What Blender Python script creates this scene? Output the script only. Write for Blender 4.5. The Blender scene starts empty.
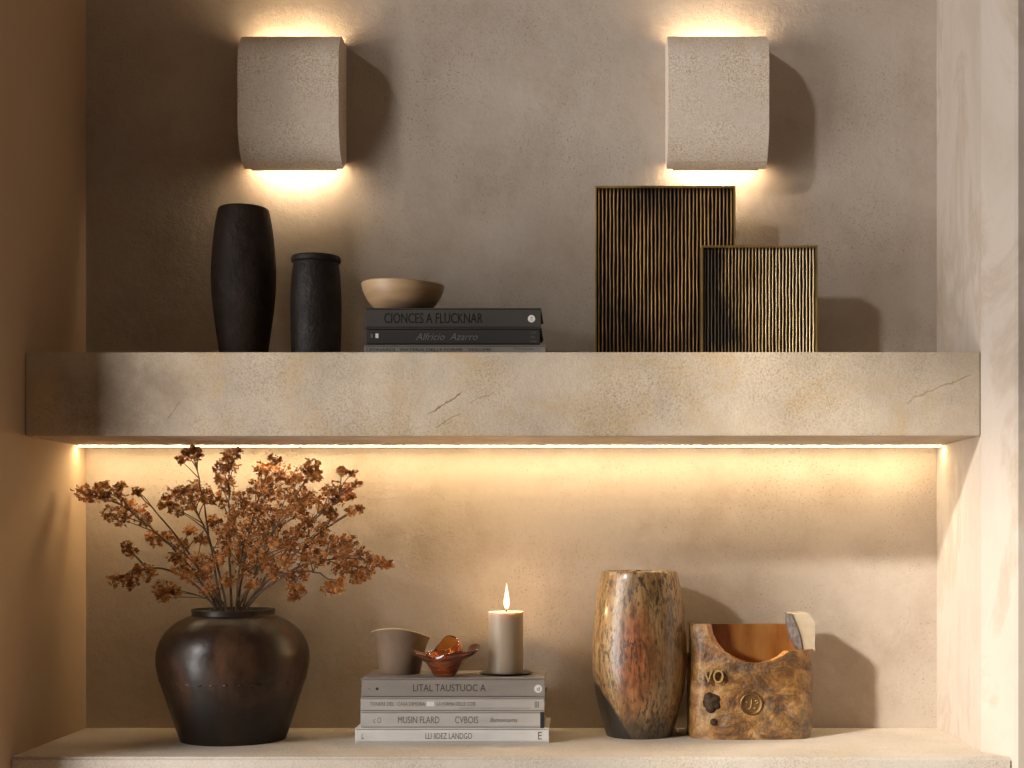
import bpy, bmesh, math, random
from mathutils import Vector, Matrix
random.seed(7)
PI = math.pi
S = bpy.context.scene
COL = S.collection

# ------------------------------------------------------------------ camera, world, sun, exposure
D = 2.4                      # camera to back wall (m); 600 px per metre on the back wall
cam_d = bpy.data.cameras.new('camera'); cam = bpy.data.objects.new('camera', cam_d); COL.objects.link(cam)
cam.location = (0, -D, 0); cam.rotation_euler = (PI/2, 0, 0)
cam_d.sensor_width = 36; cam_d.lens = 36*600*D/1024
cam_d.shift_x = -68/1024; cam_d.shift_y = 154/1024
cam_d.clip_start = 0.05
S.camera = cam
S.view_settings.view_transform = 'Standard'; S.view_settings.look = 'None'
S.view_settings.exposure = 0.0; S.view_settings.gamma = 1.0; S.view_settings.use_curve_mapping = False

w = bpy.data.worlds.new('world'); S.world = w; w.use_nodes = True
w.node_tree.nodes['Background'].inputs[0].default_value = (1.0, 0.83, 0.68, 1)
w.node_tree.nodes['Background'].inputs[1].default_value = 0.075

SUN_DIR = Vector((1.08, 1.0, -0.73)).normalized()
sun_d = bpy.data.lights.new('sun', 'SUN'); sun = bpy.data.objects.new('sun', sun_d); COL.objects.link(sun)
sun_d.energy = 4.7; sun_d.angle = math.radians(3.6); sun_d.color = (1.0, 0.93, 0.83)
sun.rotation_euler = SUN_DIR.to_track_quat('-Z', 'Y').to_euler(); sun.location = (-4, -4.5, 3.2)
# area lamp added inside the unseen window, standing in for its soft daylight
day_d = bpy.data.lights.new('added_daylight', 'AREA'); day = bpy.data.objects.new('added_daylight', day_d); COL.objects.link(day)
day_d.shape = 'RECTANGLE'; day_d.size = .80; day_d.size_y = 1.8; day_d.energy = 42; day_d.color = (1.0, 0.97, 0.94)
day.location = (-1.54, -1.05, -0.04); day.rotation_euler = Vector((1, 0, 0)).to_track_quat('-Z', 'Y').to_euler()
LED_POWER = 54.0
SCONCE_POWER = 85.0

S.cycles.use_denoising = True
S.cycles.max_bounces = 10; S.cycles.transparent_max_bounces = 12
S.cycles.sample_clamp_indirect = 6.0
S.cycles.caustics_reflective = False; S.cycles.caustics_refractive = False

# ------------------------------------------------------------------ helpers
def P(px, py, depth):
    s = D/(D-depth)
    return Vector(((px-580)/(600*s), -depth, (538-py)/(600*s)))
def K(depth):                # pixels per metre at that depth
    return 600*D/(D-depth)

def obj(name, bm, mats, parent=None, smooth=None, loc=None):
    me = bpy.data.meshes.new(name)
    bmesh.ops.recalc_face_normals(bm, faces=bm.faces[:])
    bm.to_mesh(me); bm.free()
    for m in (mats if isinstance(mats, (list, tuple)) else [mats]): me.materials.append(m)
    o = bpy.data.objects.new(name, me); COL.objects.link(o)
    if parent: o.parent = parent
    if loc is not None: o.location = loc
    if smooth:
        for p in me.polygons: p.use_smooth = True
        if smooth is not True: me.set_sharp_from_angle(angle=math.radians(smooth))
    return o
def thing(name, label, cat, loc=(0,0,0), group=None):
    o = bpy.data.objects.new(name, None); COL.objects.link(o); o.location = loc; o.empty_display_size = .03
    o['label'] = label; o['category'] = cat
    if group: o['group'] = group
    return o
def tag(o, label, cat, group=None):
    o['label'] = label; o['category'] = cat
    if group: o['group'] = group
    return o
def struct(name, bm, m):
    o = obj(name, bm, m); o['kind'] = 'structure'; return o

def add_box(bm, x0, x1, y0, y1, z0, z1, mat=0, bev=0):
    b = bmesh.new()
    v = [b.verts.new(p) for p in ((x0,y0,z0),(x1,y0,z0),(x1,y1,z0),(x0,y1,z0),(x0,y0,z1),(x1,y0,z1),(x1,y1,z1),(x0,y1,z1))]
    for f in ((0,3,2,1),(4,5,6,7),(0,1,5,4),(1,2,6,5),(2,3,7,6),(3,0,4,7)):
        b.faces.new([v[i] for i in f])
    if bev: bmesh.ops.bevel(b, geom=b.edges[:], offset=bev, segments=2, affect='EDGES', profile=.6)
    for f in b.faces: f.material_index = mat
    me = bpy.data.meshes.new('t'); b.to_mesh(me); b.free(); bm.from_mesh(me); bpy.data.meshes.remove(me)
def box(*a, **k):
    bm = bmesh.new(); add_box(bm, *a, **k); return bm
def add_prism(bm, poly, a0, a1, axis='Z', mat=0, side_mats=None):
    """poly in the plane across AXIS, extruded from a0 to a1"""
    def pt(p, a):
        return (p[0], p[1], a) if axis == 'Z' else ((p[0], a, p[1]) if axis == 'Y' else (a, p[0], p[1]))
    lo = [bm.verts.new(pt(p, a0)) for p in poly]; hi = [bm.verts.new(pt(p, a1)) for p in poly]
    n = len(poly)
    f = [bm.faces.new(lo), bm.faces.new(hi)]
    for i in range(n):
        q = bm.faces.new((lo[i], lo[(i+1) % n], hi[(i+1) % n], hi[i])); f.append(q)
    for i, q in enumerate(f):
        q.material_index = mat if (side_mats is None or i < 2) else side_mats[i-2]
    return bm
def smooth_profile(prof, n=6):
    """Catmull-Rom through (r, z) points; a point marked with a third item stays sharp"""
    out = []
    for i in range(len(prof)-1):
        p0 = prof[max(i-1, 0)][:2]; p1 = prof[i][:2]; p2 = prof[i+1][:2]; p3 = prof[min(i+2, len(prof)-1)][:2]
        if len(prof[i]) > 2: p0 = p1
        if len(prof[i+1]) > 2: p3 = p2
        for k in range(n):
            t = k/n
            out.append(tuple(.5*((2*b)+(-a+c)*t+(2*a-5*b+4*c-d)*t*t+(-a+3*b-3*c+d)*t**3) for a, b, c, d in zip(p0, p1, p2, p3)))
    out.append(tuple(prof[-1][:2]))
    return [(max(r, 0), z) for r, z in out]
def add_lathe(bm, prof, seg=64, c=(0,0,0), fn=None, mat=0):
    rings = []
    for r, z in prof:
        if r < 1e-6:
            p = Vector((0, 0, z))
            if fn: p = Vector(fn(p, 0.0))
            rings.append([bm.verts.new(Vector(c)+p)])
        else:
            ring = []
            for k in range(seg):
                a = 2*PI*k/seg; p = Vector((r*math.cos(a), r*math.sin(a), z))
                if fn: p = Vector(fn(p, a))
                ring.append(bm.verts.new(Vector(c)+p))
            rings.append(ring)
    for A, B in zip(rings, rings[1:]):
        for k in range(seg):
            k2 = (k+1) % seg
            if len(A) == 1 and len(B) == 1: continue
            if len(A) == 1: f = bm.faces.new((A[0], B[k2], B[k]))
            elif len(B) == 1: f = bm.faces.new((A[k], A[k2], B[0]))
            else: f = bm.faces.new((A[k], A[k2], B[k2], B[k]))
            f.material_index = mat
    return bm
def lathe(*a, **k):
    return add_lathe(bmesh.new(), *a, **k)
def add_tube(bm, pts, r0, r1, seg=6, mat=0):
    n = len(pts); rings = []
    for i, p in enumerate(pts):
        t = (pts[min(i+1, n-1)]-pts[max(i-1, 0)]).normalized()
        up = Vector((0, 1, 0)) if abs(t.y) < .9 else Vector((1, 0, 0))
        a = t.cross(up).normalized(); b = t.cross(a)
        r = r0+(r1-r0)*i/(n-1)
        rings.append([bm.verts.new(p+a*r*math.cos(2*PI*k/seg)+b*r*math.sin(2*PI*k/seg)) for k in range(seg)])
    for A, B in zip(rings, rings[1:]):
        for k in range(seg): bm.faces.new((A[k], A[(k+1) % seg], B[(k+1) % seg], B[k])).material_index = mat
    bm.faces.new(rings[0]).material_index = mat; bm.faces.new(rings[-1]).material_index = mat

def text_part(name, body, x, z, y, width, height, mat, parent, shear=0.0, ext=.00025, spacing=1.0, align='C'):
    cu = bpy.data.curves.new(name, 'FONT'); cu.body = body; cu.shear = shear; cu.extrude = .01; cu.space_character = spacing
    cu.resolution_u = 3
    t = bpy.data.objects.new(name, cu); COL.objects.link(t)
    dg = bpy.context.evaluated_depsgraph_get()
    me = bpy.data.meshes.new_from_object(t.evaluated_get(dg))
    bpy.data.objects.remove(t); bpy.data.curves.remove(cu)
    xs = [v.co.x for v in me.vertices]; ys = [v.co.y for v in me.vertices]
    xa, xb, ya, yb = min(xs), max(xs), min(ys), max(ys)
    for v in me.vertices:
        u = (v.co.x-xa)/(xb-xa); q = (v.co.y-ya)/(yb-ya); e = v.co.z
        v.co = (x+(u-.5)*width, y-(ext if e > 0 else -ext*.5), z+(q-.5)*height)
    me.materials.clear(); me.materials.append(mat)
    o = bpy.data.objects.new(name, me); COL.objects.link(o); o.parent = parent
    return o

# ------------------------------------------------------------------ materials
class NT:
    def __init__(s, name):
        s.m = bpy.data.materials.new(name); s.m.use_nodes = True; s.t = s.m.node_tree
        s.b = s.t.nodes['Principled BSDF']; s.out = s.t.nodes['Material Output']
        s.tc = s.t.nodes.new('ShaderNodeTexCoord')
    def n(s, typ, **k):
        x = s.t.nodes.new(typ)
        for a, v in k.items(): setattr(x, a, v)
        return x
    def link(s, a, b): s.t.links.new(a, b)
    def coord(s, scale=(1,1,1), rot=(0,0,0), src='Object'):
        mp = s.n('ShaderNodeMapping'); mp.inputs['Scale'].default_value = scale; mp.inputs['Rotation'].default_value = rot
        s.link(s.tc.outputs[src], mp.inputs['Vector']); return mp.outputs[0]
    def noise(s, scale, detail=4, rough=.55, vec=None, dist=0):
        x = s.n('ShaderNodeTexNoise'); x.inputs['Scale'].default_value = scale; x.inputs['Detail'].default_value = detail
        x.inputs['Roughness'].default_value = rough; x.inputs['Distortion'].default_value = dist
        s.link(vec if vec is not None else s.tc.outputs['Object'], x.inputs['Vector']); return x.outputs['Fac']
    def voro(s, scale, vec=None, feature='F1'):
        x = s.n('ShaderNodeTexVoronoi'); x.feature = feature; x.inputs['Scale'].default_value = scale
        s.link(vec if vec is not None else s.tc.outputs['Object'], x.inputs['Vector']); return x.outputs['Distance']
    def ramp(s, fac, stops, interp='LINEAR'):
        x = s.n('ShaderNodeValToRGB'); x.color_ramp.interpolation = interp; e = x.color_ramp.elements
        while len(e) < len(stops): e.new(.5)
        for el, (p, c) in zip(e, stops):
            el.position = p; el.color = (*c, 1) if isinstance(c, (tuple, list)) else (c, c, c, 1)
        s.link(fac, x.inputs[0]); return x.outputs[0]
    def mix(s, fac, a, b, mode='MIX'):
        x = s.n('ShaderNodeMix'); x.data_type = 'RGBA'; x.blend_type = mode
        for v, i in ((fac, 0), (a, 6), (b, 7)):
            if isinstance(v, (int, float)): x.inputs[i].default_value = v
            elif isinstance(v, (tuple, list)): x.inputs[i].default_value = (*v, 1)
            else: s.link(v, x.inputs[i])
        return x.outputs[2]
    def math(s, op, a, b=0.0):
        x = s.n('ShaderNodeMath'); x.operation = op
        for v, i in ((a, 0), (b, 1)):
            if isinstance(v, (int, float)): x.inputs[i].default_value = v
            else: s.link(v, x.inputs[i])
        return x.outputs[0]
    def bump(s, h, strength=.3, dist=.002):
        x = s.n('ShaderNodeBump'); x.inputs['Strength'].default_value = strength; x.inputs['Distance'].default_value = dist
        s.link(h, x.inputs['Height']); s.link(x.outputs[0], s.b.inputs['Normal'])
    def set(s, col=None, rough=None, **k):
        def put(inp, v):
            if isinstance(v, (int, float)): inp.default_value = v
            elif isinstance(v, (tuple, list)): inp.default_value = (*v, 1) if inp.type == 'RGBA' else v
            else: s.link(v, inp)
        if col is not None: put(s.b.inputs['Base Color'], col)
        if rough is not None: put(s.b.inputs['Roughness'], rough)
        for a, v in k.items(): put(s.b.inputs[a.replace('_', ' ')], v)
        return s.m

def plaster(name, c0, c1, pits=1.0, bump=.5):
    t = NT(name)
    base = t.ramp(t.noise(3.2, 5, .6), [(.3, c0), (.72, c1)])
    zone = t.ramp(t.noise(5.5, 5, .65), [(.42, 0.05), (.60, 1.0)])
    pit = t.ramp(t.noise(270, 3, .65), [(.58, 0.0), (.67, .85)])
    base = t.mix(t.math('MULTIPLY', t.ramp(t.noise(7.5, 6, .68), [(.47, 0.0), (.66, 1.0)]), .30*pits), base, tuple(x*f for x, f in zip(c0, (.74, .62, .52))))
    pz = t.math('MULTIPLY', pit, t.math('MULTIPLY', zone, .75*pits))
    col = t.mix(pz, base, tuple(x*.48 for x in c0))
    fine = t.noise(420, 3, .6); mid = t.noise(70, 4, .6); big = t.noise(14, 3, .5)
    h = t.math('ADD', t.math('MULTIPLY', fine, .35), t.math('ADD', t.math('MULTIPLY', mid, .9), t.math('MULTIPLY', big, 1.6)))
    h = t.math('SUBTRACT', h, t.math('MULTIPLY', pz, .55))
    t.b.inputs['Specular IOR Level'].default_value = .12
    t.bump(h, bump, .0022)
    return t.set(col, .88)
def stone(name, c0, c1, cy, veins=(), bump=.4):
    t = NT(name)
    base = t.ramp(t.noise(7, 6, .62), [(.32, c0), (.68, c1)])
    ochre = t.ramp(t.noise(8, 7, .72, dist=.5), [(.48, 0.0), (.72, .75)])
    col = t.mix(ochre, base, cy)
    speck = t.ramp(t.noise(340, 4, .75), [(.46, 0.0), (.66, .75)])
    col = t.mix(t.math('MULTIPLY', speck, t.ramp(t.noise(9, 3), [(.40, .3), (.6, 1.0)])), col, tuple(x*.55 for x in cy))
    h = t.math('ADD', t.math('MULTIPLY', t.noise(260, 3), .5), t.math('MULTIPLY', t.noise(45, 4), .8))
    if veins:                                          # brown stain near its end, also painted wider to stand for shade there
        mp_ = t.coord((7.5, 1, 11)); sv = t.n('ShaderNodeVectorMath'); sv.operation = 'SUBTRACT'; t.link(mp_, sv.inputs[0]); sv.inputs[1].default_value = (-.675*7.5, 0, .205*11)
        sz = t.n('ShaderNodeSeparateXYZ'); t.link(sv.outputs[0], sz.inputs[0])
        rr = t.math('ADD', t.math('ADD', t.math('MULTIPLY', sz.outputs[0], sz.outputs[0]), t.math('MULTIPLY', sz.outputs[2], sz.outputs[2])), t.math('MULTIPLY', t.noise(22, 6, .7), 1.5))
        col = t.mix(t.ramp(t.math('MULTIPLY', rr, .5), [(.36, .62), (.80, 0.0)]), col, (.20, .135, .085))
        sx = t.n('ShaderNodeSeparateXYZ'); t.link(t.tc.outputs['Object'], sx.inputs[0])
        wob = t.math('MULTIPLY', t.math('SUBTRACT', t.noise(60, 5, .65), .5), .014)
        for (ax, ay), (bx_, by_), wd, st in veins:     # hairline cracks, each where it runs in the stone
            x0, z0, x1, z1 = ((q-v)/674.1*sg for q, v, sg in ((ax, 580, 1), (ay, 538, -1), (bx_, 580, 1), (by_, 538, -1)))
            L = math.hypot(x1-x0, z1-z0); c_, s_ = (x1-x0)/L, (z1-z0)/L
            dx = t.math('SUBTRACT', sx.outputs[0], x0); dz = t.math('SUBTRACT', sx.outputs[2], z0)
            u = t.math('ADD', t.math('MULTIPLY', dx, c_), t.math('MULTIPLY', dz, s_))
            v = t.math('ADD', t.math('SUBTRACT', t.math('MULTIPLY', dz, c_), t.math('MULTIPLY', dx, s_)), wob)
            m = t.ramp(t.math('MULTIPLY', t.math('ABSOLUTE', v), 100.0), [(0.0, 1.0), (wd, 0.0)])
            e = t.ramp(t.math('MULTIPLY', t.math('ABSOLUTE', t.math('SUBTRACT', u, L/2)), 1/L), [(.40, 1.0), (.52, 0.0)])
            m = t.math('MULTIPLY', t.math('MULTIPLY', m, e), st)
            col = t.mix(m, col, (.20, .10, .04)); h = t.math('SUBTRACT', h, m)
    t.bump(h, bump, .0018)
    return t.set(col, .72)

M_wall = plaster('clay_plaster', (.44, .372, .308), (.55, .475, .40), 1.1, .62)
M_side = plaster('smooth_plaster', (.56, .41, .27), (.60, .45, .31), .15, .16)
CRACKS = [((428, 415), (463, 392), .13, .9), ((436, 428), (462, 412), .10, .6), ((468, 403), (496, 392), .12, .5), ((916, 398), (972, 374), .12, .55), ((168, 420), (180, 400), .10, .6), ((905, 404), (930, 390), .2, .3)]
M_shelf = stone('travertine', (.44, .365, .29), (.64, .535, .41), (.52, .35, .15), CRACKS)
M_ledge = stone('pale_limestone', (.60, .53, .45), (.68, .61, .53), (.60, .49, .36), (), .16)

def jamb_mat():
    t = NT('veined_plaster')
    v = t.noise(5.5, 6, .64, t.coord((1, 1, .5), (.6, .0, 0)), dist=.5)
    col = t.ramp(v, [(.34, (.46, .39, .325)), (.5, (.51, .44, .375)), (.56, (.44, .36, .285)), (.62, (.52, .455, .39))])
    t.bump(t.noise(120, 4), .15, .0015)
    return t.set(col, .8)
M_jamb = jamb_mat()
M_floor = NT('oak_floor').set((.32, .22, .14), .5)

def simple(name, col, rough=.5, **k): return NT(name).set(col, rough, **k)
def emit(name, col, strength):
    t = NT(name); return t.set(col, .5, Emission_Color=col, Emission_Strength=strength)

def dark_ceramic(name, c0, c1, rough, bump, sc=18, zs=.5):
    t = NT(name); v = t.coord((1, 1, zs))
    col = t.ramp(t.noise(sc, 6, .65, v), [(.34, c0), (.7, c1)])
    t.b.inputs['Specular IOR Level'].default_value = .28
    t.bump(t.math('ADD', t.noise(60, 4, .6), t.math('MULTIPLY', t.noise(220, 3), .35)), bump, .0035)
    r = t.ramp(t.noise(25, 4), [(.3, rough-.1), (.7, rough+.12)])
    return t.set(col, r)
M_vase_dark = dark_ceramic('burnt_clay', (.010, .006, .004), (.042, .023, .015), .66, .8)
M_jar_dark = dark_ceramic('black_clay', (.009, .0065, .005), (.026, .016, .012), .55, .8)
def urn_mat():
    t = NT('dark_glazed_stoneware')
    col = t.ramp(t.noise(9, 7, .68, t.coord((1, 1, .6)), dist=.4), [(.30, (.010, .007, .006)), (.5, (.030, .016, .010)), (.66, (.095, .042, .020)), (.78, (.035, .022, .016))])
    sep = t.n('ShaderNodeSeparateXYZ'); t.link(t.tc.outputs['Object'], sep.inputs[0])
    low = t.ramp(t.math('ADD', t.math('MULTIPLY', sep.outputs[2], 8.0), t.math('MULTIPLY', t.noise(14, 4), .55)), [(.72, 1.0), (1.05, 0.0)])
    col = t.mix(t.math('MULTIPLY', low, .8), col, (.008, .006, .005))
    t.bump(t.math('ADD', t.noise(26, 5, .6), t.math('MULTIPLY', t.noise(140, 3), .2)), .35, .003)
    return t.set(col, t.ramp(t.noise(17, 5), [(.3, .26), (.7, .5)]), Specular_IOR_Level=.38)
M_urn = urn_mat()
M_urn_in = simple('urn_interior', (.012, .009, .008), .8)

def wood_vase_mat():
    t = NT('speckled_glaze')
    v = t.coord((1, 1, .16))
    streak = t.noise(60, 7, .74, v)
    base = t.ramp(streak, [(.30, (.07, .034, .013)), (.47, (.27, .15, .055)), (.68, (.46, .30, .13))])
    sep = t.n('ShaderNodeSeparateXYZ'); t.link(t.tc.outputs['Object'], sep.inputs[0])
    x, z = sep.outputs[0], sep.outputs[2]
    # rust red belly patch with ragged edges
    dx = t.math('MULTIPLY', t.math('ADD', x, .008), 26.0); dz = t.math('MULTIPLY', t.math('ADD', z, -.125), 10.5)
    rr = t.math('ADD', t.math('ADD', t.math('MULTIPLY', dx, dx), t.math('MULTIPLY', dz, dz)), t.math('MULTIPLY', t.noise(30, 5, .65, t.coord((1, 1, .4))), 1.6))
    rust = t.ramp(t.math('MULTIPLY', rr, .5), [(.45, 1.0), (.98, 0.0)])
    col = t.mix(t.math('MULTIPLY', rust, .85), base, t.ramp(streak, [(.35, (.10, .022, .007)), (.62, (.36, .095, .022))]))
    # dark speckles, denser near the top and the foot
    sp = t.ramp(t.noise(210, 4, .72, t.coord((1, 1, .30))), [(.48, 0.0), (.58, 1.0)])
    den = t.ramp(t.noise(14, 4, .6), [(.36, .25), (.56, 1.0)])
    col = t.mix(t.math('MULTIPLY', sp, t.math('MULTIPLY', den, .92)), col, (.030, .018, .010))
    foot = t.ramp(t.math('ADD', t.math('MULTIPLY', z, 12.0), t.math('MULTIPLY', t.noise(24, 5), .8)), [(.62, 1.0), (1.15, 0.0)])
    col = t.mix(t.math('MULTIPLY', foot, .8), col, (.040, .028, .020))
    # black dip of glaze low on one flank
    edge = t.math('ADD', t.math('ADD', t.math('MULTIPLY', x, -1.55), t.math('MULTIPLY', z, -1.0)), t.math('MULTIPLY', t.noise(60, 3), .012))
    dip = t.math('MULTIPLY', t.ramp(edge, [(.022, 0.0), (.027, 1.0)]), t.ramp(z, [(.083, 1.0), (.089, 0.0)]))
    col = t.mix(dip, col, (.022, .016, .013))
    t.bump(t.math('ADD', streak, t.math('MULTIPLY', t.noise(90, 4, .6, v), .6)), .35, .003)
    return t.set(col, t.ramp(streak, [(.3, .28), (.7, .5)]), Coat_Weight=.5, Coat_Roughness=.16)
M_wvase = wood_vase_mat()
def carved_mat():
    t = NT('carved_amber_wood')
    g = t.noise(30, 7, .72, t.coord((.7, 1, 1.1)), dist=.5)
    col = t.ramp(g, [(.28, (.025, .012, .006)), (.42, (.16, .066, .016)), (.55, (.37, .18, .045)), (.70, (.54, .37, .17))])
    pale = t.ramp(t.noise(15, 7, .75), [(.56, 0.0), (.72, .75)])
    col = t.mix(pale, col, (.56, .46, .34))
    dk = t.ramp(t.noise(17, 7, .75, t.coord((1, 1.3, 1))), [(.50, 0.0), (.66, .88)])
    col = t.mix(dk, col, (.055, .038, .028))
    t.bump(t.math('ADD', t.noise(38, 5, .65), t.math('MULTIPLY', g, .8)), .9, .006)
    return t.set(col, .42, Coat_Weight=.3, Coat_Roughness=.25)
M_carved = carved_mat()
def glaze_mat():
    t = NT('amber_glaze')
    col = t.ramp(t.noise(14, 5, .6, t.coord((1, 1, .3))), [(.3, (.13, .038, .010)), (.5, (.40, .15, .035)), (.72, (.62, .30, .085))])
    t.bump(t.noise(20, 3), .12, .003)
    return t.set(col, .16, Coat_Weight=.6, Coat_Roughness=.08)
M_glaze = glaze_mat()
M_letter = simple('worn_ochre', (.42, .28, .12), .5)
M_knot = dark_ceramic('charred_wood', (.012, .009, .007), (.10, .055, .025), .6, .9, 60, 1)
M_chip = NT('raw_pale_clay'); M_chip = M_chip.set(M_chip.ramp(M_chip.noise(40, 4), [(.3, (.48, .37, .24)), (.7, (.60, .49, .35))]), .8)
M_chip_dark = NT('chipped_grey_clay'); M_chip_dark = M_chip_dark.set(M_chip_dark.ramp(M_chip_dark.noise(120, 4), [(.35, (.10, .085, .07)), (.65, (.26, .22, .19))]), .8)

def sconce_mat():
    t = NT('cast_stone')
    col = t.ramp(t.noise(18, 5, .6), [(.3, (.70, .60, .50)), (.7, (.80, .72, .62))])
    sp = t.ramp(t.noise(400, 3, .7), [(.46, 0.0), (.60, .75)])
    sp = t.math('MULTIPLY', sp, t.ramp(t.noise(16, 4, .6), [(.35, .35), (.65, 1.2)]))
    col = t.mix(sp, col, (.50, .33, .15))
    t.bump(t.math('ADD', t.noise(160, 4, .65), t.math('MULTIPLY', t.voro(330), .4)), .25, .0012)
    return t.set(col, .85)
M_sconce = sconce_mat()
M_bulb = emit('warm_bulb', (1.0, .78, .50), SCONCE_POWER)
M_led = emit('warm_led', (1.0, .755, .43), LED_POWER)
M_alu = simple('led_profile', (.75, .68, .58), .4, Metallic=.6)

def brass_mat(name, stops, rough=.38, grad=0.0, off=0.0):
    t = NT(name)
    big = t.noise(9, 5, .65, t.coord((1, 1, .55)))
    if grad:                                        # patina rubbed away towards one side
        sp_ = t.n('ShaderNodeSeparateXYZ'); t.link(t.tc.outputs['Object'], sp_.inputs[0])
        big = t.math('ADD', big, t.math('ADD', t.math('MULTIPLY', sp_.outputs[0], grad), off))
    col = t.ramp(big, stops)
    t.bump(t.noise(150, 4), .25, .001)
    return t.set(col, t.ramp(t.noise(30, 4), [(.3, rough-.08), (.7, rough+.18)]), Metallic=.75)
M_rib = brass_mat('aged_brass', [(.34, (.035, .022, .012)), (.46, (.22, .12, .045)), (.56, (.42, .24, .075)), (.64, (.19, .085, .035)), (.76, (.55, .36, .13))])
M_rib2 = brass_mat('bright_brass', [(.32, (.05, .03, .016)), (.45, (.40, .25, .09)), (.58, (.75, .55, .28)), (.75, (.85, .66, .38))], .34, 2.4, .02)
M_groove = simple('black_groove', (.010, .007, .005), .7)
M_rim = brass_mat('brass_rim', [(.3, (.14, .085, .03)), (.55, (.46, .30, .10)), (.75, (.60, .42, .16))], .36)

M_bowl = NT('turned_wood'); M_bowl = M_bowl.set(M_bowl.ramp(M_bowl.noise(22, 5, .6, M_bowl.coord((.3, .3, 2.2))), [(.3, (.33, .20, .105)), (.7, (.50, .34, .19))]), .45)
M_cup = dark_ceramic('matte_taupe_clay', (.17, .112, .072), (.24, .162, .108), .7, .25)
M_cup_rim = simple('pale_cup_rim', (.50, .36, .20), .5)
def glass_mat(name, c):
    t = NT(name)
    return t.set(c, .05, Transmission_Weight=.9, IOR=1.48, Coat_Weight=.8, Coat_Roughness=.04)
M_glass = glass_mat('amber_glass', (.55, .13, .022)); M_glass2 = glass_mat('light_amber_glass', (.95, .40, .09))
M_wax = NT('candle_wax').set((.44, .345, .25), .45, Subsurface_Weight=.55, Subsurface_Radius=(.013, .010, .0065), Subsurface_Scale=1.0)
def flame_mat():
    t = NT('flame'); em = t.n('ShaderNodeEmission'); em.inputs[0].default_value = (1.0, .72, .34, 1); em.inputs[1].default_value = 6.0
    tr = t.n('ShaderNodeBsdfTransparent'); mx = t.n('ShaderNodeMixShader')
    lw = t.n('ShaderNodeLayerWeight'); lw.inputs[0].default_value = .35
    t.link(t.ramp(lw.outputs['Facing'], [(.15, .45), (.95, .92)]), mx.inputs[0])
    t.link(em.outputs[0], mx.inputs[1]); t.link(tr.outputs[0], mx.inputs[2]); t.link(mx.outputs[0], t.out.inputs['Surface'])
    return t.m
M_flame = flame_mat()
M_wick = simple('wick', (.02, .015, .01), .9)
M_plate = simple('black_metal', (.012, .011, .011), .4)

def cloth(name, c, rough=.75):
    t = NT(name); col = t.ramp(t.noise(30, 5, .6, t.coord((.4, 1, 1))), [(.3, tuple(x*.85 for x in c)), (.7, tuple(x*1.1 for x in c))])
    t.bump(t.noise(600, 2), .15, .0006); return t.set(col, rough)
M_pages = NT('page_edges'); M_pages = M_pages.set(M_pages.ramp(M_pages.noise(90, 3, .6, M_pages.coord((.02, .02, 12))), [(.35, (.42, .36, .28)), (.65, (.62, .55, .45))]), .85)
M_ink = simple('dark_ink', (.022, .019, .017), .6)
M_ink3 = simple('brown_ink', (.045, .036, .030), .6)
M_ink2 = simple('grey_ink', (.13, .115, .10), .6)
M_emb = simple('black_emboss', (.008, .007, .006), .35)
M_white = simple('white_print', (.72, .70, .66), .6)
M_petal = NT('dry_petal')
_oi = M_petal.ramp(M_petal.noise(55, 3, .6), [(.30, (.12, .038, .010)), (.46, (.32, .12, .028)), (.60, (.56, .25, .065)), (.76, (.75, .45, .18))])
M_petal.set(_oi, .6)
_tl = M_petal.n('ShaderNodeBsdfTranslucent'); M_petal.link(_oi, _tl.inputs[0]); _mx = M_petal.n('ShaderNodeMixShader'); _mx.inputs[0].default_value = .28
M_petal.link(M_petal.b.outputs[0], _mx.inputs[1]); M_petal.link(_tl.outputs[0], _mx.inputs[2]); M_petal.link(_mx.outputs[0], M_petal.out.inputs['Surface']); M_petal = M_petal.m
M_stem = NT('dry_twig'); M_stem = M_stem.set(M_stem.ramp(M_stem.noise(60, 3), [(.3, (.055, .034, .020)), (.7, (.20, .145, .10))]), .65)
M_frame_w = simple('window_paint', (.7, .66, .6), .5)

def sheer(name, c):
    t = NT(name); tr = t.n('ShaderNodeBsdfTransparent'); tr.inputs[0].default_value = (*c, 1)
    df = t.n('ShaderNodeBsdfDiffuse'); df.inputs[0].default_value = (.8, .76, .7, 1)
    mx = t.n('ShaderNodeMixShader'); mx.inputs[0].default_value = .12
    t.link(tr.outputs[0], mx.inputs[1]); t.link(df.outputs[0], mx.inputs[2]); t.link(mx.outputs[0], t.out.inputs['Surface'])
    return t.m
M_sheer = sheer('side_filter_sheet', (.36, .365, .38)); M_upper_filter = sheer('upper_filter_sheet', (.52, .53, .56))  # see-through sheets added out of view to filter the sun

# ------------------------------------------------------------------ the setting
XL, XR, XRF, YF = -.8233, .5945, .6310, -.327
ZT, ZB = 1.30, -1.15
LEDGE = -.3167
struct('wall_back', box(-1.7, 1.7, 0, .1, ZB, ZT+.1), M_wall)
struct('wall_left', box(-1.6, XL, -.418, 0, ZB, ZT), M_side)
bm = bmesh.new(); add_prism(bm, [(XR, 0), (XR, -.266), (XRF-.004, YF+.004), (XRF, YF), (1.7, YF), (1.7, 0)], ZB, ZT); struct('wall_right', bm, M_jamb)
struct('ceiling', box(-1.7, 1.7, -.353, .1, ZT+.0, ZT+.08), M_side)
bm = bmesh.new(); add_prism(bm, [(XL, 0), (XL, -.262), (XR-.001, -.262), (XR-.001, 0)], ZB, LEDGE-.07); struct('wall_below', bm, M_wall)
struct('floor', box(-1.7, 2.6, -4.2, .1, ZB-.1, ZB), M_floor)
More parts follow.
